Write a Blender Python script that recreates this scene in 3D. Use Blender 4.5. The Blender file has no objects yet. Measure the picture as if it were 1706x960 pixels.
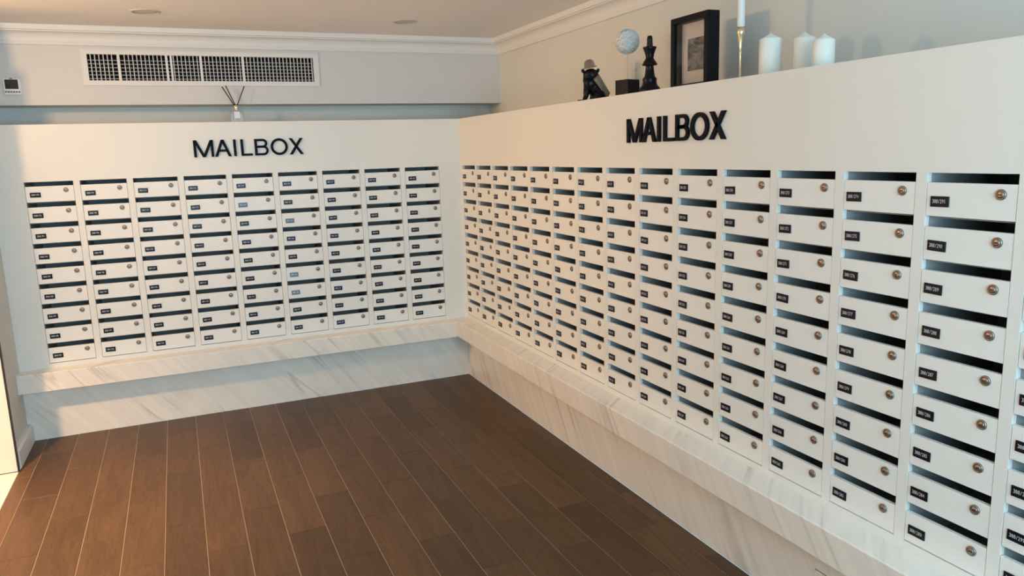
import bpy, bmesh, math, random
from mathutils import Vector, Matrix

random.seed(7)
scene = bpy.context.scene
COL = scene.collection

# ------------------------------------------------------------------ camera
yaw, pitch, roll = 0.4098, -0.1798, -0.0318
F_PX = 1263.1
fwd = Vector((math.sin(yaw) * math.cos(pitch), math.cos(yaw) * math.cos(pitch), math.sin(pitch)))
rgt0 = Vector((math.cos(yaw), -math.sin(yaw), 0))
up0 = rgt0.cross(fwd)
rgt = math.cos(roll) * rgt0 + math.sin(roll) * up0
upv = -math.sin(roll) * rgt0 + math.cos(roll) * up0
cam_data = bpy.data.cameras.new('camera')
cam_data.sensor_width = 36.0
cam_data.lens = F_PX / 1706.0 * 36.0
cam_data.clip_start = 0.05
cam = bpy.data.objects.new('camera', cam_data)
cam.matrix_world = Matrix(((rgt.x, upv.x, -fwd.x, -1.8722), (rgt.y, upv.y, -fwd.y, -5.1665),
                           (rgt.z, upv.z, -fwd.z, 1.6398), (0, 0, 0, 1)))
COL.objects.link(cam)
scene.camera = cam

# ------------------------------------------------------------------ world, lights, exposure
scene.view_settings.view_transform = 'Standard'
scene.view_settings.look = 'None'
scene.view_settings.gamma = 1.0
scene.view_settings.use_curve_mapping = False
scene.view_settings.exposure = 0.0
world = bpy.data.worlds.new('world')
scene.world = world
world.use_nodes = True
bg = world.node_tree.nodes['Background']
bg.inputs['Color'].default_value = (0.40, 0.78, 1.0, 1)
bg.inputs['Strength'].default_value = 1.0


def area_light(name, loc, rot, sx, sy, power, color):
    d = bpy.data.lights.new(name, 'AREA')
    d.shape = 'RECTANGLE'
    d.size, d.size_y = sx, sy
    d.energy, d.color = power, color
    o = bpy.data.objects.new(name, d)
    o.location, o.rotation_euler = loc, rot
    COL.objects.link(o)
    return o


# daylight through the glass front behind the camera
area_light('window_daylight', (-1.3, -6.7, 1.60), (math.radians(90), 0, 0), 3.0, 1.4, 138, (0.50, 0.78, 0.96))
# warm hall lamp left of the doorway; unseen spot added to warm the corner (their fittings are built further down)
WARM = (1.0, 0.62, 0.32)
LAMPS = [(-3.12, -1.62, 2.20), (-4.50, -0.90, 2.27)]


def lamp_light(name, kind, loc, watts, size_deg=0, aim=None):
    ld = bpy.data.lights.new(name, kind)
    ld.energy, ld.color, ld.shadow_soft_size = watts, WARM, 0.045
    lo = bpy.data.objects.new(name, ld)
    lo.location = loc
    if kind == 'SPOT':
        ld.spot_size, ld.spot_blend = math.radians(size_deg), 1.0
        lo.rotation_euler = (Vector(aim) - Vector(loc)).to_track_quat('-Z', 'Y').to_euler()
    COL.objects.link(lo)


lamp_light('hall_lamp_light', 'POINT', LAMPS[0], 90)
lamp_light('hall_lamp_beam', 'SPOT', (-3.12, -1.62, 2.15), 420, 104, (-3.12, -1.62, 0))
lamp_light('added_corner_spot', 'SPOT', (-4.44, -0.897, 2.25), 200, 60, (0.0, -0.75, 1.35))  # aimed spot added to warm the right wall near the corner

# ------------------------------------------------------------------ materials
MATS = {}


def mat(name, color, rough=0.5, metal=0.0, spec=0.5, bump=0.0, bscale=200.0, var=0.0, emit=None, trans=0.0, ior=1.45, coat=0.0):
    m = bpy.data.materials.new(name)
    m.use_nodes = True
    nt = m.node_tree
    b = nt.nodes['Principled BSDF']
    b.inputs['Base Color'].default_value = (*color, 1)
    b.inputs['Roughness'].default_value = rough
    b.inputs['Metallic'].default_value = metal
    b.inputs['Specular IOR Level'].default_value = spec
    b.inputs['IOR'].default_value = ior
    b.inputs['Transmission Weight'].default_value = trans
    b.inputs['Coat Weight'].default_value = coat
    if emit:
        b.inputs['Emission Color'].default_value = (*emit[0], 1)
        b.inputs['Emission Strength'].default_value = emit[1]
    if bump or var:
        geo = nt.nodes.new('ShaderNodeNewGeometry')
        n = nt.nodes.new('ShaderNodeTexNoise')
        n.inputs['Scale'].default_value = bscale
        n.inputs['Detail'].default_value = 3
        nt.links.new(geo.outputs['Position'], n.inputs['Vector'])
        if bump:
            bp = nt.nodes.new('ShaderNodeBump')
            bp.inputs['Strength'].default_value = bump
            bp.inputs['Distance'].default_value = 0.002
            nt.links.new(n.outputs['Fac'], bp.inputs['Height'])
            nt.links.new(bp.outputs['Normal'], b.inputs['Normal'])
        if var:
            n2 = nt.nodes.new('ShaderNodeTexNoise')
            n2.inputs['Scale'].default_value = 3.0
            n2.inputs['Detail'].default_value = 4
            nt.links.new(geo.outputs['Position'], n2.inputs['Vector'])
            r = nt.nodes.new('ShaderNodeValToRGB')
            r.color_ramp.elements[0].position = 0.3
            r.color_ramp.elements[1].position = 0.7
            r.color_ramp.elements[0].color = (*[c * (1 - var) for c in color], 1)
            r.color_ramp.elements[1].color = (*color, 1)
            nt.links.new(n2.outputs['Fac'], r.inputs['Fac'])
            nt.links.new(r.outputs['Color'], b.inputs['Base Color'])
    MATS[name] = m
    return m


mat('panel_paint', (0.80, 0.775, 0.72), 0.42, bump=0.05, bscale=120, var=0.02)
mat('door_paint', (0.82, 0.80, 0.755), 0.38, bump=0.04, bscale=160)
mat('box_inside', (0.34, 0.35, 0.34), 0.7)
mat('wall_paint', (0.69, 0.69, 0.65), 0.7, bump=0.08, bscale=90, var=0.03)
mat('ceiling_paint', (0.91, 0.875, 0.85), 0.85, bump=0.06, bscale=80, var=0.02)
mat('crown_paint', (0.78, 0.76, 0.73), 0.6, bump=0.03)
mat('beam_paint', (0.68, 0.66, 0.64), 0.65, bump=0.06, bscale=90, var=0.02)
mat('white_trim', (0.80, 0.79, 0.77), 0.45, bump=0.02)
mat('leaf_paint', (0.76, 0.62, 0.58), 0.25, bump=0.02)
mat('black_seal', (0.01, 0.01, 0.01), 0.5, bump=0.05)
mat('hatch_joint', (0.22, 0.20, 0.18), 0.8, bump=0.05)
mat('grout', (0.42, 0.34, 0.26), 0.8, bump=0.1)
mat('cream_tile', (0.78, 0.72, 0.62), 0.25, var=0.04)
mat('letter_black', (0.005, 0.005, 0.009), 0.6, spec=0.15, bump=0.03)
mat('plate_black', (0.006, 0.006, 0.012), 0.30, spec=0.25, var=0.2)
mat('plate_green_reflect', (0.006, 0.030, 0.012), 0.30, spec=0.25, var=0.2)  # green, navy and blue plates: window reflection painted as base colour
mat('plate_navy_reflect', (0.008, 0.014, 0.055), 0.30, spec=0.25, var=0.2)
mat('plate_blue_reflect', (0.10, 0.17, 0.27), 0.30, spec=0.25, var=0.2)
mat('plate_text', (0.62, 0.62, 0.66), 0.5, bump=0.02)
mat('lock_metal', (0.30, 0.25, 0.21), 0.42, metal=1.0, bump=0.03)
mat('lock_face', (0.36, 0.29, 0.24), 0.38, metal=1.0, bump=0.03)
mat('keyhole', (0.01, 0.008, 0.006), 0.6, bump=0.02)
mat('grille_paint', (0.75, 0.72, 0.69), 0.5, bump=0.03)
mat('blade_paint', (0.60, 0.57, 0.55), 0.5, bump=0.03)
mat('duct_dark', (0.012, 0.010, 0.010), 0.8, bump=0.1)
mat('plastic_white', (0.80, 0.80, 0.80), 0.35, bump=0.02)
mat('screen_dark', (0.045, 0.026, 0.015), 0.08, var=0.5)
mat('button_grey', (0.05, 0.05, 0.07), 0.5, bump=0.02)
mat('ornament_black', (0.004, 0.004, 0.005), 0.35, spec=0.25, bump=0.03, bscale=60)
mat('frame_black', (0.005, 0.005, 0.007), 0.5, spec=0.2, bump=0.03)
mat('silver', (0.40, 0.37, 0.35), 0.14, metal=1.0, bump=0.1, bscale=40)
mat('cape_olive', (0.17, 0.155, 0.115), 0.45, bump=0.1, bscale=60)
mat('brass', (0.90, 0.76, 0.50), 0.32, metal=1.0, bump=0.02)
mat('wax', (0.84, 0.83, 0.77), 0.45, bump=0.05, bscale=40)
mat('wick', (0.60, 0.57, 0.50), 0.8, bump=0.1)
mat('ball_thread', (0.66, 0.66, 0.62), 0.7, bump=0.2, bscale=150)
mat('rod_white', (0.62, 0.52, 0.46), 0.4, bump=0.02)
mat('glass', (1, 1, 1), 0.02, trans=1.0, ior=1.3, bump=0.01)
mat('bottle_glass', (0.86, 0.87, 0.84), 0.03, trans=1.0, ior=1.22, bump=0.01)
mat('mat_board', (0.78, 0.70, 0.64), 0.8, bump=0.1)
mat('label_paper', (0.80, 0.80, 0.92), 0.6, bump=0.05)
mat('reed', (0.030, 0.018, 0.012), 0.7, bump=0.2)
mat('collar_metal', (0.92, 0.86, 0.62), 0.2, metal=1.0, bump=0.02)
mat('lens_off', (0.60, 0.53, 0.49), 0.35, bump=0.05)
mat('lens_ring', (0.58, 0.52, 0.47), 0.5, bump=0.05)
mat('lens_on', (1, 0.9, 0.75), 0.5, emit=((1.0, 0.70, 0.40), 6.0), bump=0.01)
mat('window_frame', (0.10, 0.10, 0.11), 0.4, bump=0.02)


def nodes_of(name):
    m = bpy.data.materials.new(name)
    m.use_nodes = True
    MATS[name] = m
    return m.node_tree, m.node_tree.nodes['Principled BSDF']


def marble_material():
    nt, b = nodes_of('marble')
    L, N = nt.links.new, nt.nodes.new
    geo = N('ShaderNodeNewGeometry')
    d1 = N('ShaderNodeVectorMath'); d1.operation = 'DOT_PRODUCT'; d1.inputs[1].default_value = (1.25, -1.35, 1.0)
    d2 = N('ShaderNodeVectorMath'); d2.operation = 'DOT_PRODUCT'; d2.inputs[1].default_value = (0.5, 0.5, -0.6)
    L(geo.outputs['Position'], d1.inputs[0]); L(geo.outputs['Position'], d2.inputs[0])
    cx = N('ShaderNodeCombineXYZ')
    L(d1.outputs['Value'], cx.inputs['X']); L(d2.outputs['Value'], cx.inputs['Y'])

    def vein(scale, dist, lo, hi, seed):
        mp = N('ShaderNodeMapping'); mp.inputs['Location'].default_value = (seed, seed * 2, 0)
        mp.inputs['Scale'].default_value = (scale, scale * 0.16, 1)
        L(cx.outputs['Vector'], mp.inputs['Vector'])
        n = N('ShaderNodeTexNoise'); n.inputs['Scale'].default_value = 1; n.inputs['Detail'].default_value = 5
        n.inputs['Distortion'].default_value = dist
        L(mp.outputs['Vector'], n.inputs['Vector'])
        a = N('ShaderNodeMath'); a.operation = 'SUBTRACT'; a.inputs[1].default_value = 0.5
        L(n.outputs['Fac'], a.inputs[0])
        ab = N('ShaderNodeMath'); ab.operation = 'ABSOLUTE'; L(a.outputs[0], ab.inputs[0])
        mr = N('ShaderNodeMapRange'); mr.inputs['From Min'].default_value = lo; mr.inputs['From Max'].default_value = hi
        mr.inputs['To Min'].default_value = 1; mr.inputs['To Max'].default_value = 0
        L(ab.outputs[0], mr.inputs['Value'])
        return mr.outputs['Result']
    v1 = vein(3.2, 0.5, 0.0, 0.035, 3.3)
    v2 = vein(7.0, 0.6, 0.0, 0.10, 11.7)
    # veins fade in and out
    n3 = N('ShaderNodeTexNoise'); n3.inputs['Scale'].default_value = 2.2; n3.inputs['Detail'].default_value = 2
    L(geo.outputs['Position'], n3.inputs['Vector'])
    m3 = N('ShaderNodeMapRange'); m3.inputs['From Min'].default_value = 0.40; m3.inputs['From Max'].default_value = 0.64
    L(n3.outputs['Fac'], m3.inputs['Value'])
    w1 = N('ShaderNodeMath'); w1.operation = 'MULTIPLY'; L(v1, w1.inputs[0]); L(m3.outputs['Result'], w1.inputs[1])
    w2 = N('ShaderNodeMath'); w2.operation = 'MULTIPLY'; L(v2, w2.inputs[0]); w2.inputs[1].default_value = 0.20
    sm = N('ShaderNodeMath'); sm.operation = 'MAXIMUM'; L(w1.outputs[0], sm.inputs[0]); L(w2.outputs[0], sm.inputs[1])
    mx = N('ShaderNodeMix'); mx.data_type = 'RGBA'
    mx.inputs['A'].default_value = (0.85, 0.79, 0.71, 1); mx.inputs['B'].default_value = (0.46, 0.43, 0.40, 1)
    ml = N('ShaderNodeMath'); ml.operation = 'MULTIPLY'; ml.inputs[1].default_value = 0.68; L(sm.outputs[0], ml.inputs[0])
    L(ml.outputs[0], mx.inputs['Factor'])
    L(mx.outputs['Result'], b.inputs['Base Color'])
    b.inputs['Roughness'].default_value = 0.22


def plank_material():
    nt, b = nodes_of('plank_wood')
    L, N = nt.links.new, nt.nodes.new
    tc = N('ShaderNodeTexCoord'); oi = N('ShaderNodeObjectInfo')
    off = N('ShaderNodeVectorMath'); off.operation = 'SCALE'
    cb = N('ShaderNodeCombineXYZ')
    for k in ('X', 'Y', 'Z'):
        L(oi.outputs['Random'], cb.inputs[k])
    L(cb.outputs['Vector'], off.inputs[0]); off.inputs['Scale'].default_value = 37.0
    ad = N('ShaderNodeVectorMath'); ad.operation = 'ADD'
    L(tc.outputs['Object'], ad.inputs[0]); L(off.outputs['Vector'], ad.inputs[1])
    mp = N('ShaderNodeMapping'); mp.inputs['Scale'].default_value = (13, 1.3, 1)
    L(ad.outputs['Vector'], mp.inputs['Vector'])
    n1 = N('ShaderNodeTexNoise'); n1.inputs['Scale'].default_value = 1.0; n1.inputs['Detail'].default_value = 3
    n1.inputs['Distortion'].default_value = 0.8
    L(mp.outputs['Vector'], n1.inputs['Vector'])
    # growth rings = contour lines of that field
    sc = N('ShaderNodeMath'); sc.operation = 'MULTIPLY'; sc.inputs[1].default_value = 60; L(n1.outputs['Fac'], sc.inputs[0])
    sn = N('ShaderNodeMath'); sn.operation = 'SINE'; L(sc.outputs[0], sn.inputs[0])
    mr = N('ShaderNodeMapRange'); mr.inputs['From Min'].default_value = -1; mr.inputs['From Max'].default_value = 1
    L(sn.outputs[0], mr.inputs['Value'])
    mp2 = N('ShaderNodeMapping'); mp2.inputs['Scale'].default_value = (240, 7, 1); L(ad.outputs['Vector'], mp2.inputs['Vector'])
    n2 = N('ShaderNodeTexNoise'); n2.inputs['Scale'].default_value = 1; n2.inputs['Detail'].default_value = 2
    L(mp2.outputs['Vector'], n2.inputs['Vector'])
    m1 = N('ShaderNodeMix'); m1.data_type = 'FLOAT'; m1.inputs['Factor'].default_value = 0.22
    L(n1.outputs['Fac'], m1.inputs['A']); L(mr.outputs['Result'], m1.inputs['B'])
    m2 = N('ShaderNodeMix'); m2.data_type = 'FLOAT'; m2.inputs['Factor'].default_value = 0.3
    L(m1.outputs['Result'], m2.inputs['A']); L(n2.outputs['Fac'], m2.inputs['B'])
    rp = N('ShaderNodeValToRGB')
    rp.color_ramp.elements[0].position = 0.30; rp.color_ramp.elements[0].color = (0.064, 0.032, 0.0145, 1)
    rp.color_ramp.elements[1].position = 0.74; rp.color_ramp.elements[1].color = (0.118, 0.063, 0.027, 1)
    L(m2.outputs['Result'], rp.inputs['Fac'])
    hs = N('ShaderNodeHueSaturation')
    vv = N('ShaderNodeMapRange'); vv.inputs['To Min'].default_value = 0.80; vv.inputs['To Max'].default_value = 1.20
    L(oi.outputs['Random'], vv.inputs['Value']); L(vv.outputs['Result'], hs.inputs['Value'])
    L(rp.outputs['Color'], hs.inputs['Color']); L(hs.outputs['Color'], b.inputs['Base Color'])
    b.inputs['Roughness'].default_value = 0.45
    b.inputs['Specular IOR Level'].default_value = 0.3
    bp = N('ShaderNodeBump'); bp.inputs['Strength'].default_value = 0.12; bp.inputs['Distance'].default_value = 0.001
    L(n2.outputs['Fac'], bp.inputs['Height']); L(bp.outputs['Normal'], b.inputs['Normal'])


def print_material():
    nt, b = nodes_of('grey_print')
    L, N = nt.links.new, nt.nodes.new
    geo = N('ShaderNodeNewGeometry')
    mp = N('ShaderNodeMapping'); mp.inputs['Scale'].default_value = (1, 14, 22)
    L(geo.outputs['Position'], mp.inputs['Vector'])
    n = N('ShaderNodeTexNoise'); n.inputs['Scale'].default_value = 1; n.inputs['Detail'].default_value = 6
    n.inputs['Distortion'].default_value = 1.6
    L(mp.outputs['Vector'], n.inputs['Vector'])
    r = N('ShaderNodeValToRGB')
    r.color_ramp.elements[0].position = 0.38; r.color_ramp.elements[0].color = (0.045, 0.045, 0.05, 1)
    r.color_ramp.elements[1].position = 0.72; r.color_ramp.elements[1].color = (0.34, 0.31, 0.29, 1)
    L(n.outputs['Fac'], r.inputs['Fac']); L(r.outputs['Color'], b.inputs['Base Color'])
    b.inputs['Roughness'].default_value = 0.7


marble_material()
plank_material()
print_material()


# ------------------------------------------------------------------ mesh helpers
def bm_box(bm, lo, hi, mi=0, bevel=0.0):
    x0, y0, z0 = lo
    x1, y1, z1 = hi
    vs = [bm.verts.new(p) for p in ((x0, y0, z0), (x1, y0, z0), (x1, y1, z0), (x0, y1, z0),
                                    (x0, y0, z1), (x1, y0, z1), (x1, y1, z1), (x0, y1, z1))]
    fs = [bm.faces.new([vs[i] for i in f]) for f in
          ((3, 2, 1, 0), (4, 5, 6, 7), (0, 1, 5, 4), (1, 2, 6, 5), (2, 3, 7, 6), (3, 0, 4, 7))]
    for f in fs:
        f.material_index = mi
    if bevel:
        es = list({e for f in fs for e in f.edges})
        r = bmesh.ops.bevel(bm, geom=es, offset=bevel, segments=1, affect='EDGES', clamp_overlap=True)
        for f in r['faces']:
            f.material_index = mi
    return fs


def bm_prism(bm, pts, a0, a1, axes=(0, 2, 1), mi=0):
    """closed outline pts (u, v) pushed along the third axis from a0 to a1; axes = (u axis, v axis, push axis)"""
    def P(u, v, w):
        c = [0, 0, 0]
        c[axes[0]], c[axes[1]], c[axes[2]] = u, v, w
        return c
    A = [bm.verts.new(P(u, v, a0)) for u, v in pts]
    B = [bm.verts.new(P(u, v, a1)) for u, v in pts]
    n = len(pts)
    fs = [bm.faces.new(A), bm.faces.new(B[::-1])]
    for i in range(n):
        fs.append(bm.faces.new((A[i], B[i], B[(i + 1) % n], A[(i + 1) % n])))
    for f in fs:
        f.material_index = mi
    return fs


def bm_lathe(bm, prof, seg=24, c=(0, 0, 0), mi=0, smooth=True, axis='z'):
    rings = []
    for r, z in prof:
        if r < 1e-6:
            rings.append([bm.verts.new((c[0], c[1], c[2] + z) if axis == 'z' else (c[0], c[1] - z, c[2]))])
            continue
        ring = []
        for i in range(seg):
            a = 2 * math.pi * i / seg
            if axis == 'z':
                p = (c[0] + r * math.cos(a), c[1] + r * math.sin(a), c[2] + z)
            else:
                p = (c[0] + r * math.cos(a), c[1] - z, c[2] + r * math.sin(a))
            ring.append(bm.verts.new(p))
        rings.append(ring)
    for a, b in zip(rings[:-1], rings[1:]):
        for i in range(seg):
            j = (i + 1) % seg
            vs = ([a[0]] if len(a) == 1 else [a[i], a[j]]) + ([b[0]] if len(b) == 1 else [b[j], b[i]])
            if len(vs) >= 3:
                f = bm.faces.new(vs)
                f.material_index = mi
                f.smooth = smooth
    for ring, flip in ((rings[0], True), (rings[-1], False)):
        if len(ring) > 2:
            f = bm.faces.new(ring[::-1] if flip else ring)
            f.material_index = mi


def bm_tube(bm, pts, rads, seg=8, mi=0, cap=True):
    rings = []
    pts = [Vector(p) for p in pts]
    for i, p in enumerate(pts):
        d = (pts[min(i + 1, len(pts) - 1)] - pts[max(i - 1, 0)]).normalized()
        u = d.cross(Vector((0, 0, 1)) if abs(d.z) < 0.95 else Vector((1, 0, 0))).normalized()
        w = d.cross(u)
        r = rads[i] if isinstance(rads, (list, tuple)) else rads
        rings.append([bm.verts.new(p + r * (math.cos(2 * math.pi * k / seg) * u + math.sin(2 * math.pi * k / seg) * w))
                      for k in range(seg)])
    for a, b in zip(rings[:-1], rings[1:]):
        for k in range(seg):
            f = bm.faces.new((a[k], a[(k + 1) % seg], b[(k + 1) % seg], b[k]))
            f.material_index, f.smooth = mi, True
    if cap:
        for ring in (rings[0], rings[-1]):
            f = bm.faces.new(ring)
            f.material_index = mi


def to_mesh(name, bm, mats):
    bmesh.ops.recalc_face_normals(bm, faces=bm.faces[:])
    me = bpy.data.meshes.new(name)
    bm.to_mesh(me)
    bm.free()
    for m in ([mats] if isinstance(mats, str) else mats):
        me.materials.append(MATS[m])
    return me


def obj(name, data, mats=None, parent=None, loc=None):
    me = to_mesh(name, data, mats) if isinstance(data, bmesh.types.BMesh) else data
    o = bpy.data.objects.new(name, me)
    COL.objects.link(o)
    if loc is not None:
        o.location = loc
    if parent:
        o.parent = parent
    return o


def tag(o, label, cat=None, group=None, kind=None):
    o['label'] = label
    if cat:
        o['category'] = cat
    if group:
        o['group'] = group
    if kind:
        o['kind'] = kind
    return o


def thing(name, label, cat, loc=(0, 0, 0), group=None):
    o = bpy.data.objects.new(name, None)
    o.empty_display_size = 0.05
    o.location = loc
    COL.objects.link(o)
    return tag(o, label, cat, group)


def box_obj(name, lo, hi, m, parent=None, bevel=0.0):
    bm = bmesh.new()
    bm_box(bm, lo, hi, 0, bevel)
    return obj(name, bm, m, parent)


def struct(o, label, cat):
    return tag(o, label, cat, kind='structure')


# ------------------------------------------------------------------ measurements (metres, floor = 0)
ZT = 1.5446           # top of the first slot
ROWS, PH = 9, 0.12012
ZB = ZT - ROWS * PH   # bottom of the last door
BW = 0.249            # box width
PITCH = 0.2829
U0, V0 = 0.160, 0.0375
NL, NR = 9, 15
ZLT, ZLB, LD = 0.437, 0.3248, 0.1157     # marble ledge: top, bottom, projection
ZTOP = 1.870          # top of the mailbox walls
XL = -2.832           # left wall
XR, YB, YBEAM = 0.400, 0.400, 0.160      # upper right wall, upper back wall, beam front
ZBEAM, ZCR, ZC = 1.988, 2.331, 2.4366    # beam underside, moulding underside, ceiling
YEND, YBACK = -4.72, -6.8
XFAR = -6.2

# ------------------------------------------------------------------ setting
floor = box_obj('floor', (-2.81, YBACK, -0.06), (0.0, 0.0, -0.0025), 'grout')
struct(floor, 'dark brown wood plank floor with thin pale joints', 'floor')
PW, PL = 0.1665, 0.65
mesh_cache = {}
for k in range(-6, 12):
    x0, x1 = max(-1.905 + k * PW, -2.81), min(-1.905 + (k + 1) * PW, 0.0)
    y = (-0.285 if k % 2 else -0.61) + PL
    while y > YBACK:
        ya, yb = min(y, 0.0), max(y - PL, YBACK)
        y -= PL
        if ya - yb < 0.02:
            continue
        w, l = round(x1 - x0 - 0.0029, 4), round(ya - yb - 0.0014, 4)
        if (w, l) not in mesh_cache:
            bm = bmesh.new()
            bm_box(bm, (-w / 2, -l / 2, -0.012), (w / 2, l / 2, 0.0), 0, 0.0007)
            mesh_cache[(w, l)] = to_mesh('plank', bm, 'plank_wood')
        obj('plank', mesh_cache[(w, l)], None, floor, ((x0 + x1) / 2, (ya + yb) / 2, random.uniform(-0.0003, 0.0003)))

fl2 = box_obj('floor', (XFAR, YBACK, -0.06), (-2.812, -0.49, -0.001), 'cream_tile')
struct(fl2, 'cream tiled hall floor outside the white door', 'floor')

ceil = box_obj('ceiling', (XFAR, YBACK, ZC), (XR + 0.1, YB + 0.1, ZC + 0.08), 'ceiling_paint')
struct(ceil, 'plain beige painted ceiling', 'ceiling')
struct(box_obj('wall_back', (XL - 0.12, YB, 0), (XR + 0.1, YB + 0.1, ZC), 'wall_paint'),
       'grey back wall in the gap beneath the beam', 'wall')
struct(box_obj('wall_right', (XR, YBACK, 0), (XR + 0.1, YB, ZC), 'wall_paint'),
       'upper right wall behind the ornament shelf', 'wall')
struct(box_obj('wall_left', (XL - 0.12, -0.49, 0), (XL, YB, ZC), 'wall_paint'),
       'short grey left wall beside the white door', 'wall')
struct(box_obj('wall_hall', (XFAR, -0.49, 0), (XL - 0.12, -0.39, ZC), 'wall_paint'),
       'hall wall that holds the white door', 'wall')
struct(box_obj('wall_far_left', (XFAR - 0.1, YBACK, 0), (XFAR, -0.39, ZC), 'wall_paint'),
       'far wall of the hall', 'wall')
bm = bmesh.new()
bm_box(bm, (XFAR, YBACK - 0.1, 0), (-2.9, YBACK, ZC))
bm_box(bm, (0.3, YBACK - 0.1, 0), (XR + 0.1, YBACK, ZC))
bm_box(bm, (-2.9, YBACK - 0.1, 2.4), (0.3, YBACK, ZC))
bm_box(bm, (-2.9, YBACK - 0.1, 0), (0.3, YBACK, 0.85))
struct(obj('wall_front', bm, 'wall_paint'), 'front wall with a glazed opening', 'wall')
bm = bmesh.new()
for x in (-2.9, -1.32, 0.26):
    bm_box(bm, (x, YBACK - 0.06, 0.85), (x + 0.04, YBACK - 0.02, 2.4))
for z in (0.85, 2.36):
    bm_box(bm, (-2.9, YBACK - 0.06, z), (0.3, YBACK - 0.02, z + 0.04))
struct(obj('window_1', bm, 'window_frame'), 'dark framed glass front of the room', 'window')

# beam across the back with the duct opening
GX0, GX1, GZ0, GZ1 = -2.282, -0.954, 2.131, 2.2846
bm = bmesh.new()
bm_box(bm, (XL, YBEAM, ZBEAM), (XR, YB, GZ0))
bm_box(bm, (XL, YBEAM, GZ1), (XR, YB, ZC))
bm_box(bm, (XL, YBEAM, GZ0), (GX0, YB, GZ1))
bm_box(bm, (GX1, YBEAM, GZ0), (XR, YB, GZ1))
struct(obj('trim_1', bm, 'beam_paint'), 'boxed ceiling beam above the short mailbox wall', 'beam')

# crown moulding, mitred in the corner
PROF = [(0, ZCR), (0.012, ZCR), (0.016, ZCR + 0.005), (0.016, ZCR + 0.012), (0.012, ZCR + 0.016), (0.014, ZCR + 0.022)]
for i in range(0, 9):
    a = math.radians(90 * i / 8)
    PROF.append((0.016 + 0.050 * (1 - math.cos(a)), ZCR + 0.024 + 0.046 * math.sin(a)))
PROF += [(0.066, ZCR + 0.075), (0.076, ZCR + 0.078), (0.082, ZC), (0, ZC)]


def crown(name, wall):
    bm = bmesh.new()
    A, B = [], []
    for d, z in PROF:
        if wall == 'back':
            A.append(bm.verts.new((XL, YBEAM - d, z))); B.append(bm.verts.new((XR - d, YBEAM - d, z)))
        else:
            A.append(bm.verts.new((XR - d, YBEAM - d, z))); B.append(bm.verts.new((XR - d, YBACK, z)))
    n = len(PROF)
    for i in range(n):
        f = bm.faces.new((A[i], B[i], B[(i + 1) % n], A[(i + 1) % n]))
    bm.faces.new(A); bm.faces.new(B)
    return obj(name, bm, 'crown_paint')


struct(crown('trim_2', 'back'), 'white stepped crown moulding above the air grille', 'moulding')
struct(crown('trim_3', 'right'), 'white stepped crown moulding along the right wall', 'moulding')

# mailbox walls: face board with one opening per column, shelf top and end
TH = 0.018


def face_board(cols, lo, hi, horizontal):
    """cols: list of (a, b) openings along the wall, ascending"""
    bm = bmesh.new()

    def B(a0, a1, z0, z1, d0=0.0, d1=TH):
        if horizontal:
            bm_box(bm, (a0, d0, z0), (a1, d1, z1))
        else:
            bm_box(bm, (d0, a0, z0), (d1, a1, z1))
    B(lo, hi, ZT, ZTOP - 0.022)
    B(lo, hi, ZLT, ZB)
    prev = lo
    for a, b in cols:
        B(prev, a, ZB, ZT)
        prev = b
    B(prev, hi, ZB, ZT)
    return bm, B


colsL = sorted([(-(U0 + i * PITCH + BW), -(U0 + i * PITCH)) for i in range(NL)])
colsR = sorted([(-(V0 + i * PITCH + BW), -(V0 + i * PITCH)) for i in range(NR)])
bm, B = face_board(colsL, XL, 0.0, True)
bm_box(bm, (XL, 0.0, ZTOP - 0.022), (0.0, YB, ZTOP))
struct(obj('wall_mailbox_short', bm, 'panel_paint'), 'cream half-height wall holding the short mailbox bank', 'wall')
bm, B = face_board(colsR, YEND, 0.0, False)
bm_box(bm, (0.0, YEND, ZTOP - 0.022), (XR, YB, ZTOP))
bm_box(bm, (TH, YEND, ZLT), (XR, YEND + 0.02, ZTOP - 0.022))
struct(obj('wall_mailbox_long', bm, 'panel_paint'), 'cream half-height wall holding the long mailbox bank', 'wall')

# marble plinths and ledges (mitred in the corner)
struct(box_obj('baseboard_back', (XL, 0.0, 0), (0.0, 0.03, ZLB), 'marble'),
       'veined white marble plinth below the short ledge', 'plinth')
struct(box_obj('baseboard_right', (0.0, YEND, 0), (0.03, 0.03, ZLB), 'marble'),
       'veined white marble plinth below the long ledge', 'plinth')


def ledge(name, wall):
    bm = bmesh.new()
    pr = [(0.0 - 0.02, ZLB), (LD - 0.001, ZLB), (LD, ZLB + 0.001), (LD, ZLT - 0.0045), (LD - 0.0013, ZLT - 0.0013), (LD - 0.0045, ZLT), (-0.02, ZLT)]
    A, B = [], []
    for d, z in pr:
        if wall == 'back':
            A.append(bm.verts.new((XL, -d, z))); B.append(bm.verts.new((-d - 0.0003, -d, z)))
        else:
            A.append(bm.verts.new((-d, -d - 0.0003, z))); B.append(bm.verts.new((-d, YEND, z)))
    n = len(pr)
    for i in range(n):
        bm.faces.new((A[i], B[i], B[(i + 1) % n], A[(i + 1) % n]))
    bm.faces.new(A); bm.faces.new(B)
    return obj(name, bm, 'marble')


tag(ledge('marble_ledge', 'back'), 'white marble ledge below the short mailbox bank', 'ledge')
tag(ledge('marble_ledge', 'right'), 'white marble ledge below the long mailbox bank', 'ledge')

# access hatch in the long plinth
ap = thing('access_hatch', 'small marble access hatch set in the long plinth', 'hatch', (0, -3.56, 0.03))
box_obj('hatch_panel', (-0.004, -0.17, 0.002), (0.0, 0.17, 0.165), 'marble', ap, 0.001)
box_obj('hatch_gap', (-0.0012, -0.1715, 0.0), (0.0, 0.1715, 0.168), 'hatch_joint', ap)

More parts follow.
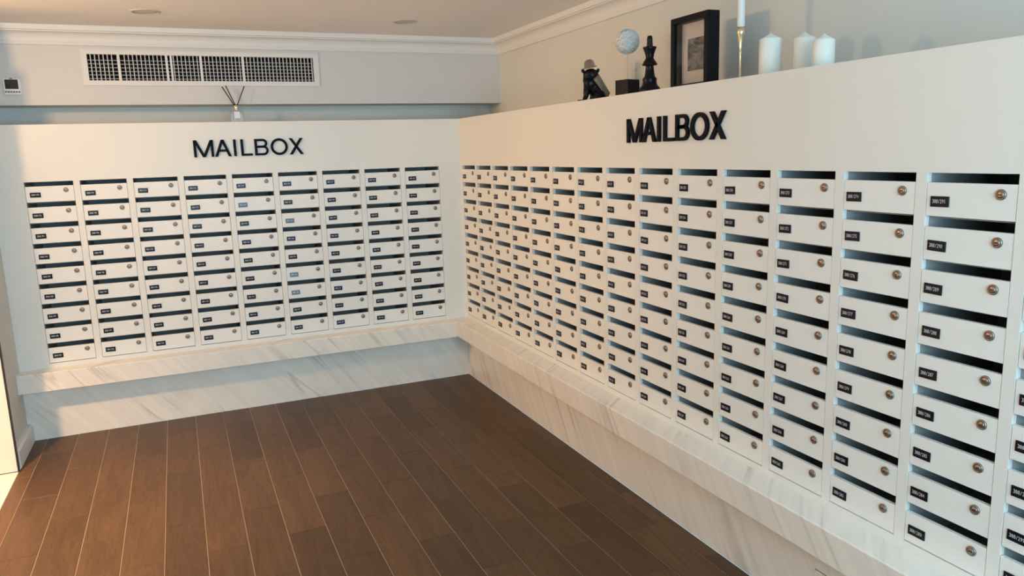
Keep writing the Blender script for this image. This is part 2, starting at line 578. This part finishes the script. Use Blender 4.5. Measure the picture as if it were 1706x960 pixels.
# left wall skirting and the white door
bm = bmesh.new()
bm_prism(bm, [(XL, 0), (XL + 0.027, 0), (XL + 0.027, 0.092), (XL + 0.018, 0.107), (XL, 0.107)], -0.455, -0.002, (0, 2, 1))
struct(obj('baseboard_left', bm, 'white_trim'), 'white skirting board along the short left wall', 'skirting')
dr = bpy.data.objects.new('door_1', None)
dr.location = (-2.806, -0.5, 0)
COL.objects.link(dr)
struct(dr, 'glossy white door with black edge seal beside the left wall', 'door')
box_obj('door_leaf', (-0.92, -0.010, 0.006), (-0.0075, 0.009, 2.12), 'leaf_paint', dr, 0.0015)
box_obj('edge_seal', (-0.0075, -0.010, 0.0), (0.0, 0.009, 2.13), 'black_seal', dr)
box_obj('door_head', (-0.94, -0.012, 2.13), (0.0, 0.009, 2.19), 'white_trim', dr, 0.002)
h_ = box_obj('door_handle', (-0.86, -0.055, 0.98), (-0.74, -0.040, 1.0), 'lock_metal', dr, 0.004)
box_obj('handle_stem', (-0.86, -0.045, 0.982), (-0.845, -0.010, 0.998), 'lock_metal', h_)

# ------------------------------------------------------------------ mailboxes
SLOT, DOORH, DT = 0.0258, PH - 0.0258, 0.014
DEPTH = 0.34


def glyph_polys():
    out = {}
    cu = bpy.data.curves.new('glyph_src', 'FONT')
    cu.resolution_u = 2
    o = bpy.data.objects.new('glyph_src', cu)
    COL.objects.link(o)
    for ch in '0123456789/':
        cu.body = ch
        bpy.context.view_layer.update()
        ev = o.evaluated_get(bpy.context.evaluated_depsgraph_get())
        me = ev.to_mesh()
        vs = [tuple(v.co) for v in me.vertices]
        fs = [tuple(p.vertices) for p in me.polygons]
        ev.to_mesh_clear()
        xs = [v[0] for v in vs]; ys = [v[1] for v in vs]
        out[ch] = (vs, fs, min(xs), max(xs), min(ys), max(ys))
    bpy.data.objects.remove(o)
    bpy.data.curves.remove(cu)
    return out


GLYPH = glyph_polys()
PLW, PLH, PLT = 0.0545, 0.0285, 0.0035


def plate_mesh(text, base):
    """number plate in local x (right), z (up), facing -y; back face on y = 0"""
    bm = bmesh.new()
    bm_box(bm, (-PLW / 2, -PLT, -PLH / 2), (PLW / 2, 0, PLH / 2), 0, 0.0008)
    tw, th = 0.0400, 0.0105
    n = len(text)
    cell = tw / n
    for i, ch in enumerate(text):
        vs, fs, x0, x1, y0, y1 = GLYPH[ch]
        sx = cell * 0.84 / max(x1 - x0, 0.35)
        sy = th / (y1 - y0)
        cx = -tw / 2 + cell * (i + 0.5) - 0.001
        V = [bm.verts.new((cx + (v[0] - (x0 + x1) / 2) * sx, -PLT - 0.0004, (v[1] - (y0 + y1) / 2) * sy + 0.001)) for v in vs]
        for f in fs:
            try:
                bm.faces.new([V[j] for j in f]).material_index = 1
            except ValueError:
                pass
    me = bpy.data.meshes.new('number_plate')
    bm.normal_update()
    bm.to_mesh(me)
    bm.free()
    me.materials.append(MATS[base]); me.materials.append(MATS['plate_text'])
    return me


# shared meshes, local frame: origin = bottom left corner of the cell on the wall face, x right, y into the wall, z up
bm = bmesh.new()
g = 0.0004
bx0, bx1, bz0, bz1 = g, BW - g, g, PH - g
t = 0.0015
outer = [(bx0, bz0), (bx1, bz0), (bx1, bz1), (bx0, bz1)]
inner = [(bx0 + t, bz0 + t), (bx1 - t, bz0 + t), (bx1 - t, bz1 - t), (bx0 + t, bz1 - t)]
Y0 = TH + 0.0005
of = [bm.verts.new((x, Y0, z)) for x, z in outer]
ob = [bm.verts.new((x, DEPTH, z)) for x, z in outer]
nf = [bm.verts.new((x, Y0, z)) for x, z in inner]
nb = [bm.verts.new((x, DEPTH - t, z)) for x, z in inner]
for i in range(4):
    j = (i + 1) % 4
    bm.faces.new((of[i], ob[i], ob[j], of[j]))
    bm.faces.new((nf[i], nf[j], nb[j], nb[i]))
    bm.faces.new((of[i], of[j], nf[j], nf[i]))
bm.faces.new(ob); bm.faces.new(nb)
ME_BODY = to_mesh('mailbox_body', bm, 'box_inside')

bm = bmesh.new()
bm_box(bm, (0.0017, 0, 0.0034), (BW - 0.0017, DT, DOORH - 0.0004), 0, 0.0005)
ME_DOOR = to_mesh('mailbox_door', bm, 'door_paint')

bm = bmesh.new()
R_ = 0.0138
bm_lathe(bm, [(R_, 0), (R_, 0.003), (R_ * 0.9, 0.0048), (R_ * 0.74, 0.0050), (R_ * 0.70, 0.0042)], 20, mi=0, axis='y')
bm_lathe(bm, [(R_ * 0.66, 0.002), (R_ * 0.66, 0.0046), (R_ * 0.50, 0.0057), (R_ * 0.25, 0.0063), (0.0, 0.0065)], 18, mi=1, axis='y')
bm_box(bm, (-0.0045, -0.0070, -0.0013), (0.0045, -0.0055, 0.0013), 2)
ME_LOCK = to_mesh('lock', bm, ['lock_metal', 'lock_face', 'keyhole'])

ORD = ['first', 'second', 'third', 'fourth', 'fifth', 'sixth', 'seventh', 'eighth', 'ninth', 'tenth', 'eleventh',
       'twelfth', 'thirteenth', 'fourteenth', 'fifteenth']
# window reflections put into the colour of short bank plates: (column counted from the door, row) -> material
ODD = {(4, 0): 'plate_navy_reflect', (4, 1): 'plate_blue_reflect', (4, 4): 'plate_green_reflect', (4, 8): 'plate_navy_reflect', (4, 3): 'plate_navy_reflect',
       (5, 0): 'plate_navy_reflect', (5, 2): 'plate_blue_reflect', (5, 3): 'plate_navy_reflect', (5, 5): 'plate_blue_reflect', (5, 6): 'plate_blue_reflect',
       (5, 7): 'plate_green_reflect', (5, 8): 'plate_navy_reflect', (6, 6): 'plate_navy_reflect', (6, 8): 'plate_navy_reflect', (7, 0): 'plate_navy_reflect',
       (6, 0): 'plate_navy_reflect'}
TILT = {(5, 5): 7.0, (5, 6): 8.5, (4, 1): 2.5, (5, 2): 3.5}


def number_of(k, row):
    start = 166 + 9 * (k - 1)
    return start + row if k % 2 else start + 8 - row


def mailbox(loc, rz, col_name, row, bank, group, number, plate_x, plate_mat, tilt):
    t_ = thing('mailbox', 'white mailbox in %s column from corner, %s row down, %s' % (col_name, ORD[row], bank), 'mailbox', loc, group)
    t_.rotation_euler = (0, 0, rz)
    obj('mailbox_body', ME_BODY, None, t_)
    d = obj('mailbox_door', ME_DOOR, None, t_, (0, 0.0008 + random.uniform(-0.0006, 0.0006), random.uniform(-0.0003, 0.0003)))
    d.rotation_euler = (random.uniform(-0.004, 0.004), 0, 0)
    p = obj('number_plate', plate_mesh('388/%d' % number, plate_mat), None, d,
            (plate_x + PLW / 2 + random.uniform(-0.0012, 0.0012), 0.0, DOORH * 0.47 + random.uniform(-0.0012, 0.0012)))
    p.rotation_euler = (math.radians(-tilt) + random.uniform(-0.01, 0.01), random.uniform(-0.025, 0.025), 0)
    l_ = obj('lock', ME_LOCK, None, d, (0.207, 0.0, DOORH - 0.026))
    l_.rotation_euler = (0, random.choice((0.0, 0.0, 0.3, -0.4, 1.2)), 0)
    return t_


for i in range(NL):                       # i counted from the door
    x0 = -(U0 + (8 - i) * PITCH + BW)
    for r in range(ROWS):
        mailbox((x0, 0.0, ZT - (r + 1) * PH), 0.0, ORD[8 - i], r, 'short bank under air grille', 'mailboxes of the short bank',
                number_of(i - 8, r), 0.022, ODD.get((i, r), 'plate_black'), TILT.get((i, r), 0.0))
for i in range(NR):                       # i counted from the corner
    y0 = -(V0 + i * PITCH)
    for r in range(ROWS):
        mailbox((0.0, y0, ZT - (r + 1) * PH), -math.pi / 2, ORD[i], r, 'long bank under the ornaments', 'mailboxes of the long bank',
                number_of(i + 1, r), 0.0145, 'plate_black', 0.0)


# ------------------------------------------------------------------ MAILBOX lettering
LH, ST, LT = 0.1035, 0.0158, 0.012


def bar(bm, p, q, w):
    """slanted stroke with horizontal ends, p at the top, q at the bottom; w = horizontal width"""
    bm_prism(bm, [(p[0] - w / 2, p[1]), (p[0] + w / 2, p[1]), (q[0] + w / 2, q[1]), (q[0] - w / 2, q[1])], -LT, 0)


def ring(bm, cx, cz, rx, rz, w, a0=0.0, a1=360.0, n=28):
    full = abs(a1 - a0 - 360) < 1e-6
    m = n if full else n + 1
    V = []
    for i in range(m):
        a = math.radians(a0 + (a1 - a0) * i / n)
        c, s = math.cos(a), math.sin(a)
        V.append([bm.verts.new((cx + (rx - dw) * c, y, cz + (rz - dw) * s)) for dw, y in ((0, -LT), (0, 0), (w, 0), (w, -LT))])
    for i in range(n):
        A, B = V[i], V[(i + 1) % m]
        for k in range(4):
            bm.faces.new((A[k], A[(k + 1) % 4], B[(k + 1) % 4], B[k]))
    if not full:
        bm.faces.new(V[0]); bm.faces.new(V[-1])


def letter(ch):
    bm = bmesh.new()
    s, h = ST, LH
    if ch == 'M':
        w = 0.116
        bm_box(bm, (0, -LT, 0), (s, 0, h)); bm_box(bm, (w - s, -LT, 0), (w, 0, h))
        bar(bm, (s * 0.62, h), (w / 2, 0), s * 1.15); bar(bm, (w - s * 0.62, h), (w / 2, 0), s * 1.15)
    elif ch == 'A':
        w = 0.098
        bar(bm, (w / 2, h), (s * 0.55, 0), s * 1.1); bar(bm, (w / 2, h), (w - s * 0.55, 0), s * 1.1)
        bm_box(bm, (w * 0.24, -LT, h * 0.29), (w * 0.76, 0, h * 0.29 + s * 0.86))
    elif ch == 'I':
        bm_box(bm, (0, -LT, 0), (s, 0, h))
    elif ch == 'L':
        bm_box(bm, (0, -LT, 0), (s, 0, h)); bm_box(bm, (s, -LT, 0), (0.068, 0, s * 0.88))
    elif ch == 'B':
        w, q = 0.084, s * 0.88
        bm_box(bm, (0, -LT, 0), (s, 0, h))
        mid = h * 0.53
        for z0, z1, ww in ((0, mid + q / 2, w), (mid - q / 2, h, w * 0.94)):
            rz = (z1 - z0) / 2
            rx = rz * 1.02
            for zz in (z0, z1 - q):
                bm_box(bm, (s, -LT, zz), (ww - rx, 0, zz + q))
            ring(bm, ww - rx, (z0 + z1) / 2, rx, rz, q, -90, 90, 14)
    elif ch == 'O':
        ring(bm, 0.0525, h / 2, 0.0535, h / 2 + 0.0015, s * 0.98, n=36)
    elif ch == 'X':
        w = 0.088
        bar(bm, (s * 0.62, h), (w - s * 0.58, 0), s * 1.2); bar(bm, (w - s * 0.62, h), (s * 0.58, 0), s * 1.2)
    return to_mesh('letter', bm, 'letter_black')


LET = {c: letter(c) for c in 'MAILBOX'}
LPOS = [('M', 0.0), ('A', 0.121), ('I', 0.234), ('L', 0.2775), ('B', 0.361), ('O', 0.460), ('X', 0.5755)]


def sign(loc, rz, label):
    s = thing('mailbox_sign', label, 'sign', loc, 'raised MAILBOX lettering')
    s.rotation_euler = (0, 0, rz)
    for c, x in LPOS:
        o = obj('letter', LET[c], None, s, (x, -0.0005, 0))
        o['label'] = 'letter ' + c


sign((-1.7485, 0, 1.6575), 0, 'raised black MAILBOX lettering above the short mailbox bank')
sign((0, -2.2195, 1.6555), -math.pi / 2, 'raised black MAILBOX lettering above the long mailbox bank')

# ------------------------------------------------------------------ air grille in the beam
gr = thing('air_grille', 'long white air vent grille with crossed blades in the beam', 'vent', ((GX0 + GX1) / 2, YBEAM, 2.10))
gx, gz = (GX0 + GX1) / 2, 2.10
W2 = (GX1 - GX0) / 2
zi0, zi1 = GZ0 - gz, GZ1 - gz
bm = bmesh.new()
bm_box(bm, (-W2 - 0.032, -0.012, zi1), (W2 + 0.034, 0.0, zi1 + 0.027))
bm_box(bm, (-W2 - 0.032, -0.012, zi0 - 0.029), (W2 + 0.034, 0.0, zi0))
bm_box(bm, (-W2 - 0.032, -0.012, zi0), (-W2, 0.0, zi1))
bm_box(bm, (W2, -0.012, zi0), (W2 + 0.034, 0.0, zi1))
obj('grille_frame', bm, 'grille_paint', gr)
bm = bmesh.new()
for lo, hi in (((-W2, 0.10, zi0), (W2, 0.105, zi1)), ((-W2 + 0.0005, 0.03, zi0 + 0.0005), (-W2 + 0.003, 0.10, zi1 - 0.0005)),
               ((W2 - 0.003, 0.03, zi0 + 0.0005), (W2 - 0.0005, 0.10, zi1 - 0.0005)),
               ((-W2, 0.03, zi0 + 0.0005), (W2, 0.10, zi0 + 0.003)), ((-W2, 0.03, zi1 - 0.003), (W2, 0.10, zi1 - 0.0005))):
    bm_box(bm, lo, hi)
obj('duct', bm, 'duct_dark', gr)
mull = [(-2.1142, 0.0075), (-1.8475, 0.007), (-1.8215, 0.006), (-1.6496, 0.0075), (-1.3982, 0.0075)]
vz = (zi1 - zi0)
bm = bmesh.new(); bm_box(bm, (-0.0026, -0.006, zi0), (0.0026, 0.012, zi1)); ME_V = to_mesh('blade', bm, 'blade_paint')
bm = bmesh.new(); bm_box(bm, (-0.5, -0.007, zi0), (0.5, 0.016, zi1)); ME_M = to_mesh('mullion', bm, 'grille_paint')
bm = bmesh.new(); bm_box(bm, (-W2, 0.013, -0.0017), (W2, 0.028, 0.0017)); ME_H = to_mesh('cross_blade', bm, 'blade_paint')
for x, hw in mull:
    o = obj('mullion', ME_M, None, gr, (x - gx, 0, 0))
    o.scale = (hw * 2, 1, 1)
x = GX0 + 0.019
while x < GX1 - 0.008:
    if all(abs(x - m) > hw + 0.006 for m, hw in mull):
        obj('blade', ME_V, None, gr, (x - gx, 0, 0))
    x += 0.0228
for k in range(6):
    obj('cross_blade', ME_H, None, gr, (0, 0, zi0 + 0.0135 + k * 0.0215))

# ------------------------------------------------------------------ wall controller
wc = thing('wall_controller', 'small white wall controller with dark screen on the beam', 'controller', (-2.683, YBEAM, 2.045))
bm = bmesh.new(); bm_box(bm, (-0.0455, -0.014, 0), (0.0455, 0, 0.098), 0, 0.006); obj('controller_body', bm, 'plastic_white', wc)
bm = bmesh.new(); bm_box(bm, (-0.034, -0.0158, 0.035), (0.032, -0.0135, 0.088), 0, 0.0012); obj('screen', bm, 'screen_dark', wc)
bm = bmesh.new(); bm_box(bm, (-0.007, -0.0155, 0.0905), (0.007, -0.0135, 0.096), 0, 0.0008); obj('sensor', bm, 'button_grey', wc)
for k in range(6):
    bm = bmesh.new()
    bm_box(bm, (-0.005, -0.0155, -0.0035), (0.005, -0.0135, 0.0035), 0, 0.001)
    obj('button', bm, 'button_grey', wc, (-0.033 + k * 0.0132, 0, 0.018))

# ------------------------------------------------------------------ reed diffuser on the short wall
rd = thing('reed_diffuser', 'square glass reed diffuser with three dark sticks below the grille', 'diffuser', (-1.471, 0.085, ZTOP))
bm = bmesh.new()
bm_box(bm, (-0.041, -0.030, 0), (0.041, 0.030, 0.072), 0, 0.005)
bot = obj('bottle', bm, 'bottle_glass', rd)
bm = bmesh.new(); bm_box(bm, (-0.017, -0.0308, 0.024), (0.017, -0.0300, 0.066)); obj('bottle_label', bm, 'label_paper', bot)
bm = bmesh.new()
bm_lathe(bm, [(0.014, 0.072), (0.014, 0.078), (0.011, 0.080), (0.0125, 0.082), (0.0125, 0.105), (0.010, 0.107), (0.0, 0.107)], 20)
obj('collar', bm, 'collar_metal', rd)
for q, (dx, dy, dz) in enumerate(((-0.0726, -0.004, 0.221), (-0.049, 0.010, 0.228), (0.062, 0.0, 0.225))):
    bm = bmesh.new()
    fx = -0.006 + q * 0.006
    bm_tube(bm, [(fx, 0, 0.100), (dx, dy, dz)], 0.0034, 6)
    obj('reed', bm, 'reed', rd)

# ------------------------------------------------------------------ ornaments on the long wall
OX = 0.15


def box_local(bm, lo, hi, mi=0, bevel=0.0):
    bm_box(bm, lo, hi, mi, bevel)


# seated dog figurine; local +x = to the right as seen from the room, -y = towards the room
dg = thing('dog_figurine', 'glossy black seated dog figurine with silver hat and olive cape', 'figurine', (OX, -1.640, ZTOP))
dg.rotation_euler = (0, 0, math.atan2(-0.496, 0.868))
bm = bmesh.new()
bm_prism(bm, [(-0.078, -0.020), (-0.060, -0.046), (0.060, -0.046), (0.088, -0.018), (0.088, 0.018), (0.060, 0.046), (-0.060, 0.046), (-0.078, 0.020)], 0, 0.014, (0, 1, 2))
obj('plinth', bm, 'ornament_black', dg)


def skin_object(name, verts, edges, radii, material, parent, sub=2):
    me = bpy.data.meshes.new(name)
    me.from_pydata(verts, edges, [])
    o = bpy.data.objects.new(name, me)
    COL.objects.link(o)
    o.modifiers.new('skin', 'SKIN')
    sd = o.modifiers.new('sub', 'SUBSURF')
    sd.levels = sd.render_levels = sub
    for v, r in zip(me.skin_vertices[0].data, radii):
        v.radius = (r, r) if not isinstance(r, tuple) else r
    me.skin_vertices[0].data[0].use_root = True
    bpy.context.view_layer.update()
    ev = o.evaluated_get(bpy.context.evaluated_depsgraph_get())
    baked = bpy.data.meshes.new_from_object(ev)
    bpy.data.objects.remove(o)
    baked.materials.clear()
    baked.materials.append(MATS[material])
    for p in baked.polygons:
        p.use_smooth = True
    return obj(name, baked, None, parent)


V = [(0.030, 0, 0.050), (0.010, 0, 0.076), (-0.010, 0, 0.098), (-0.009, -0.004, 0.122), (-0.009, -0.008, 0.148), (-0.016, -0.038, 0.128),
     (-0.026, -0.020, 0.080), (-0.034, -0.026, 0.046), (-0.036, -0.030, 0.020), (-0.050, -0.040, 0.018),
     (0.002, 0.022, 0.080), (-0.002, 0.028, 0.046), (-0.002, 0.026, 0.020), (-0.016, 0.022, 0.018),
     (0.034, -0.026, 0.038), (0.014, -0.042, 0.024), (-0.006, -0.046, 0.019),
     (0.034, 0.026, 0.038), (0.016, 0.040, 0.024), (-0.002, 0.044, 0.019),
     (0.060, 0.0, 0.030), (0.082, 0.0, 0.021)]
Ed = [(0, 1), (1, 2), (2, 3), (3, 4), (4, 5), (2, 6), (6, 7), (7, 8), (8, 9), (2, 10), (10, 11), (11, 12), (12, 13),
      (0, 14), (14, 15), (15, 16), (0, 17), (17, 18), (18, 19), (0, 20), (20, 21)]
Rr = [0.042, 0.044, 0.044, 0.040, 0.046, 0.030, 0.022, 0.017, 0.013, 0.011, 0.022, 0.017, 0.013, 0.011,
      0.030, 0.018, 0.010, 0.030, 0.018, 0.010, 0.018, 0.009]
body = skin_object('dog_body', V, Ed, Rr, 'ornament_black', dg)
for s in (-1, 1):
    bm = bmesh.new()
    bm_lathe(bm, [(0.0, 0.012), (0.007, 0.008), (0.009, 0.0), (0.006, -0.010), (0.0, -0.014)], 10)
    e = obj('ear', bm, 'ornament_black', dg, (-0.010 + s * 0.038, -0.012, 0.158))
    e.rotation_euler = (0, s * 0.5, 0)
bm = bmesh.new()
bm_lathe(bm, [(0.031, 0.0), (0.037, -0.002), (0.037, 0.001), (0.028, 0.003), (0.0265, 0.018), (0.022, 0.029), (0.012, 0.035), (0.0, 0.036)], 24)
ht = obj('hat', bm, 'silver', dg, (-0.013, -0.008, 0.176))
ht.rotation_euler = (0.05, -0.16, 0)
ht.scale = (1.0, 1.0, 1.12)
# cape: a thin shell over the back, from the neck down to the tail
bm = bmesh.new()
G = []
for i in range(9):
    u = i / 8
    row = []
    cx, cz, hw = 0.012 + 0.066 * u, 0.120 - 0.096 * u, 0.042 + 0.020 * math.sin(math.pi * min(u * 1.1, 1))
    for j in range(9):
        a = math.radians(-112 + 224 * j / 8)
        row.append(bm.verts.new((cx + 0.022 * math.cos(a) * (1 - 0.45 * u), hw * math.sin(a) * (1 - 0.42 * u), max(cz + 0.020 * math.cos(a), 0.018))))
    G.append(row)
for i in range(8):
    for j in range(8):
        f = bm.faces.new((G[i][j], G[i + 1][j], G[i + 1][j + 1], G[i][j + 1])); f.smooth = True
cp = obj('cape', bm, 'cape_olive', dg)
sd = cp.modifiers.new('thick', 'SOLIDIFY'); sd.thickness = 0.003

# ball on a rod over a black cube
bs = thing('ball_sculpture', 'pale wound ball on a thin rod above a black cube', 'sculpture', (OX, -1.972, ZTOP))
bs.rotation_euler = (0, 0, math.radians(-32 + 45))
box_obj('cube_base', (-0.041, -0.041, 0), (0.041, 0.041, 0.082), 'ornament_black', bs, 0.0015)
bm = bmesh.new(); bm_tube(bm, [(0, 0, 0.082), (0, 0, 0.215)], 0.0016, 8); obj('rod', bm, 'rod_white', bs)
bm = bmesh.new()
bmesh.ops.create_icosphere(bm, subdivisions=3, radius=0.0535)
for f in bm.faces:
    f.smooth = True
ball = obj('ball', bm, 'ball_thread', bs, (0, 0, 0.258))
bm = bmesh.new()
rnd = random.Random(3)
for k in range(34):
    ax = Vector((rnd.gauss(0, 1), rnd.gauss(0, 1), rnd.gauss(0, 1) * 1.6)).normalized()
    u = ax.orthogonal().normalized(); w = ax.cross(u)
    hgt = rnd.uniform(-0.6, 0.6) * 0.0535
    rr = math.sqrt(0.0555 ** 2 - hgt ** 2)
    n = 28
    prev = None; first = None
    rings = []
    for i in range(n):
        a = 2 * math.pi * i / n
        d = math.cos(a) * u + math.sin(a) * w
        c = ax * hgt + rr * d
        nn = c.normalized()
        rings.append([bm.verts.new(c + 0.0026 * (math.cos(b) * nn + math.sin(b) * ax)) for b in (0.0, 1.57, 3.14, 4.71)])
    for i in range(n):
        A, B_ = rings[i], rings[(i + 1) % n]
        for q in range(4):
            f = bm.faces.new((A[q], A[(q + 1) % 4], B_[(q + 1) % 4], B_[q])); f.smooth = True
th_ = obj('thread', bm, 'ball_thread', ball)
th_['kind'] = 'stuff'

# chess king
ck = thing('chess_king', 'tall black chess king ornament beside the picture frame', 'chess piece', (OX, -2.160, ZTOP))
bm = bmesh.new()
bm_lathe(bm, [(0.047, 0), (0.049, 0.006), (0.049, 0.022), (0.044, 0.032), (0.036, 0.040), (0.033, 0.048), (0.031, 0.060), (0.033, 0.066),
              (0.031, 0.073), (0.025, 0.078), (0.0225, 0.088), (0.0195, 0.108), (0.0178, 0.124), (0.020, 0.128), (0.0335, 0.129), (0.0345, 0.133),
              (0.027, 0.146), (0.020, 0.156), (0.0175, 0.161), (0.0205, 0.178), (0.0265, 0.196), (0.031, 0.205), (0.030, 0.209), (0.014, 0.212)], 28)
obj('king_body', bm, 'ornament_black', ck)
bm = bmesh.new()
bm_lathe(bm, [(0.0145, 0.210), (0.0138, 0.222), (0.0128, 0.236), (0.0135, 0.240), (0.0115, 0.254), (0.0085, 0.258), (0.0, 0.258)], 8, smooth=False)
obj('king_finial', bm, 'ornament_black', ck)

# box picture frame
FW, FH, FD, FB = 0.252, 0.301, 0.060, 0.024
pf = thing('picture_frame', 'deep black box frame with pale mount and grey print', 'picture frame', (OX, -2.445, ZTOP))
pf.rotation_euler = (0, 0, -math.pi / 2)      # local x = along the wall (right), local -y = into the room
bm = bmesh.new()
bm_box(bm, (-FW / 2, 0, 0), (FW / 2, FD, FB), 0, 0.001)
bm_box(bm, (-FW / 2, 0, FH - FB), (FW / 2, FD, FH), 0, 0.001)
bm_box(bm, (-FW / 2, 0, FB), (-FW / 2 + FB, FD, FH - FB), 0, 0.001)
bm_box(bm, (FW / 2 - FB, 0, FB), (FW / 2, FD, FH - FB), 0, 0.001)
bm_box(bm, (-FW / 2 + 0.01, FD - 0.006, 0.01), (FW / 2 - 0.01, FD - 0.001, FH - 0.01), 0)
obj('frame', bm, 'frame_black', pf)
box_obj('mount', (-FW / 2 + FB, 0.044, FB), (FW / 2 - FB, 0.048, FH - FB), 'mat_board', pf)
box_obj('print', (-0.060, 0.0425, 0.080), (0.060, 0.0445, 0.212), 'grey_print', pf)
box_obj('glazing', (-FW / 2 + FB, 0.008, FB), (FW / 2 - FB, 0.0095, FH - FB), 'glass', pf)

# brass candlestick and taper
cs = thing('candlestick', 'slender brass candlestick holding a taper beside the picture frame', 'candlestick', (OX, -2.770, ZTOP))
bm = bmesh.new()
bm_lathe(bm, [(0.034, 0), (0.034, 0.003), (0.010, 0.007), (0.0042, 0.012), (0.0036, 0.09), (0.0036, 0.102), (0.0055, 0.106), (0.0055, 0.110),
              (0.0036, 0.115), (0.006, 0.140), (0.0115, 0.172), (0.0142, 0.176), (0.0146, 0.202), (0.0120, 0.202), (0.0120, 0.190), (0.0, 0.190)], 20)
obj('stem', bm, 'brass', cs)
tp = thing('taper_candle', 'long white taper candle standing in the brass candlestick', 'candle', (OX, -2.770, ZTOP + 0.1905))
bm = bmesh.new(); bm_lathe(bm, [(0.0116, 0), (0.0116, 0.014), (0.0140, 0.016), (0.0120, 0.235), (0.008, 0.247), (0.0, 0.250)], 18); obj('wax_body', bm, 'wax', tp)
bm = bmesh.new(); bm_tube(bm, [(0, 0, 0.249), (0.001, 0, 0.262)], 0.0012, 6); obj('wick', bm, 'wick', tp)


def pillar(loc, r, hs, label):
    c = thing('pillar_candle', label, 'candle', loc, 'white pillar candles')
    bm = bmesh.new()
    bm_lathe(bm, [(r - 0.002, 0), (r, 0.002), (r, hs - 0.003), (r - 0.003, hs), (r * 0.62, hs + 0.005), (r * 0.30, hs + 0.012), (r * 0.10, hs + 0.018), (0, hs + 0.0195)], 32)
    obj('wax_body', bm, 'wax', c)
    bm = bmesh.new()
    bm_tube(bm, [(0, 0, hs + 0.017), (0.0008, 0, hs + 0.028)], 0.0011, 6)
    obj('wick', bm, 'wick', c)


pillar((OX, -2.931, ZTOP), 0.0390, 0.138, 'white pillar candle beside the brass candlestick')
pillar((0.185, -3.061, ZTOP), 0.0360, 0.124, 'white pillar candle between two other pillar candles')
pillar((0.115, -3.217, ZTOP), 0.0350, 0.094, 'shortest white pillar candle, farthest from the brass candlestick')

# ------------------------------------------------------------------ ceiling lights


def downlight(x, y, label, lens):
    c = thing('ceiling_downlight', label, 'downlight', (x, y, ZC), 'round ceiling downlights')
    bm = bmesh.new()
    bm_lathe(bm, [(0.060, -0.002), (0.064, -0.006), (0.074, -0.005), (0.078, 0.0)], 36)
    bmesh.ops.delete(bm, geom=[f for f in bm.faces if len(f.verts) > 4], context='FACES')
    obj('trim_ring', bm, 'lens_ring', c)
    bm = bmesh.new()
    bm_lathe(bm, [(0.0, -0.0035), (0.040, -0.003), (0.0605, -0.0015), (0.0605, 0.0)], 36)
    obj('lens', bm, lens, c)


downlight(-1.928, -0.460, 'unlit round ceiling downlight above the air grille', 'lens_off')
downlight(-0.488, -0.460, 'unlit round ceiling downlight close to the corner of the room', 'lens_off')


def hall_lamp(p, label):
    c = thing('ceiling_lamp', label, 'lamp', (p[0], p[1], ZC))
    dz = p[2] - ZC
    bm = bmesh.new(); bm_lathe(bm, [(0.0, -0.018), (0.045, -0.016), (0.055, 0.0)], 24); obj('ceiling_rose', bm, 'white_trim', c)
    bm = bmesh.new(); bm_tube(bm, [(0, 0, -0.015), (0, 0, dz + 0.05)], 0.006, 8); obj('lamp_stem', bm, 'white_trim', c)
    bm = bmesh.new(); bm_lathe(bm, [(0.0, dz + 0.035), (0.020, dz + 0.022), (0.030, dz), (0.020, dz - 0.022), (0.0, dz - 0.030)], 20); obj('bulb', bm, 'lens_on', c)


hall_lamp(LAMPS[0], 'lit warm ceiling lamp beside the room opening')
hall_lamp(LAMPS[1], 'unseen hall spotlight added to warm the room corner')
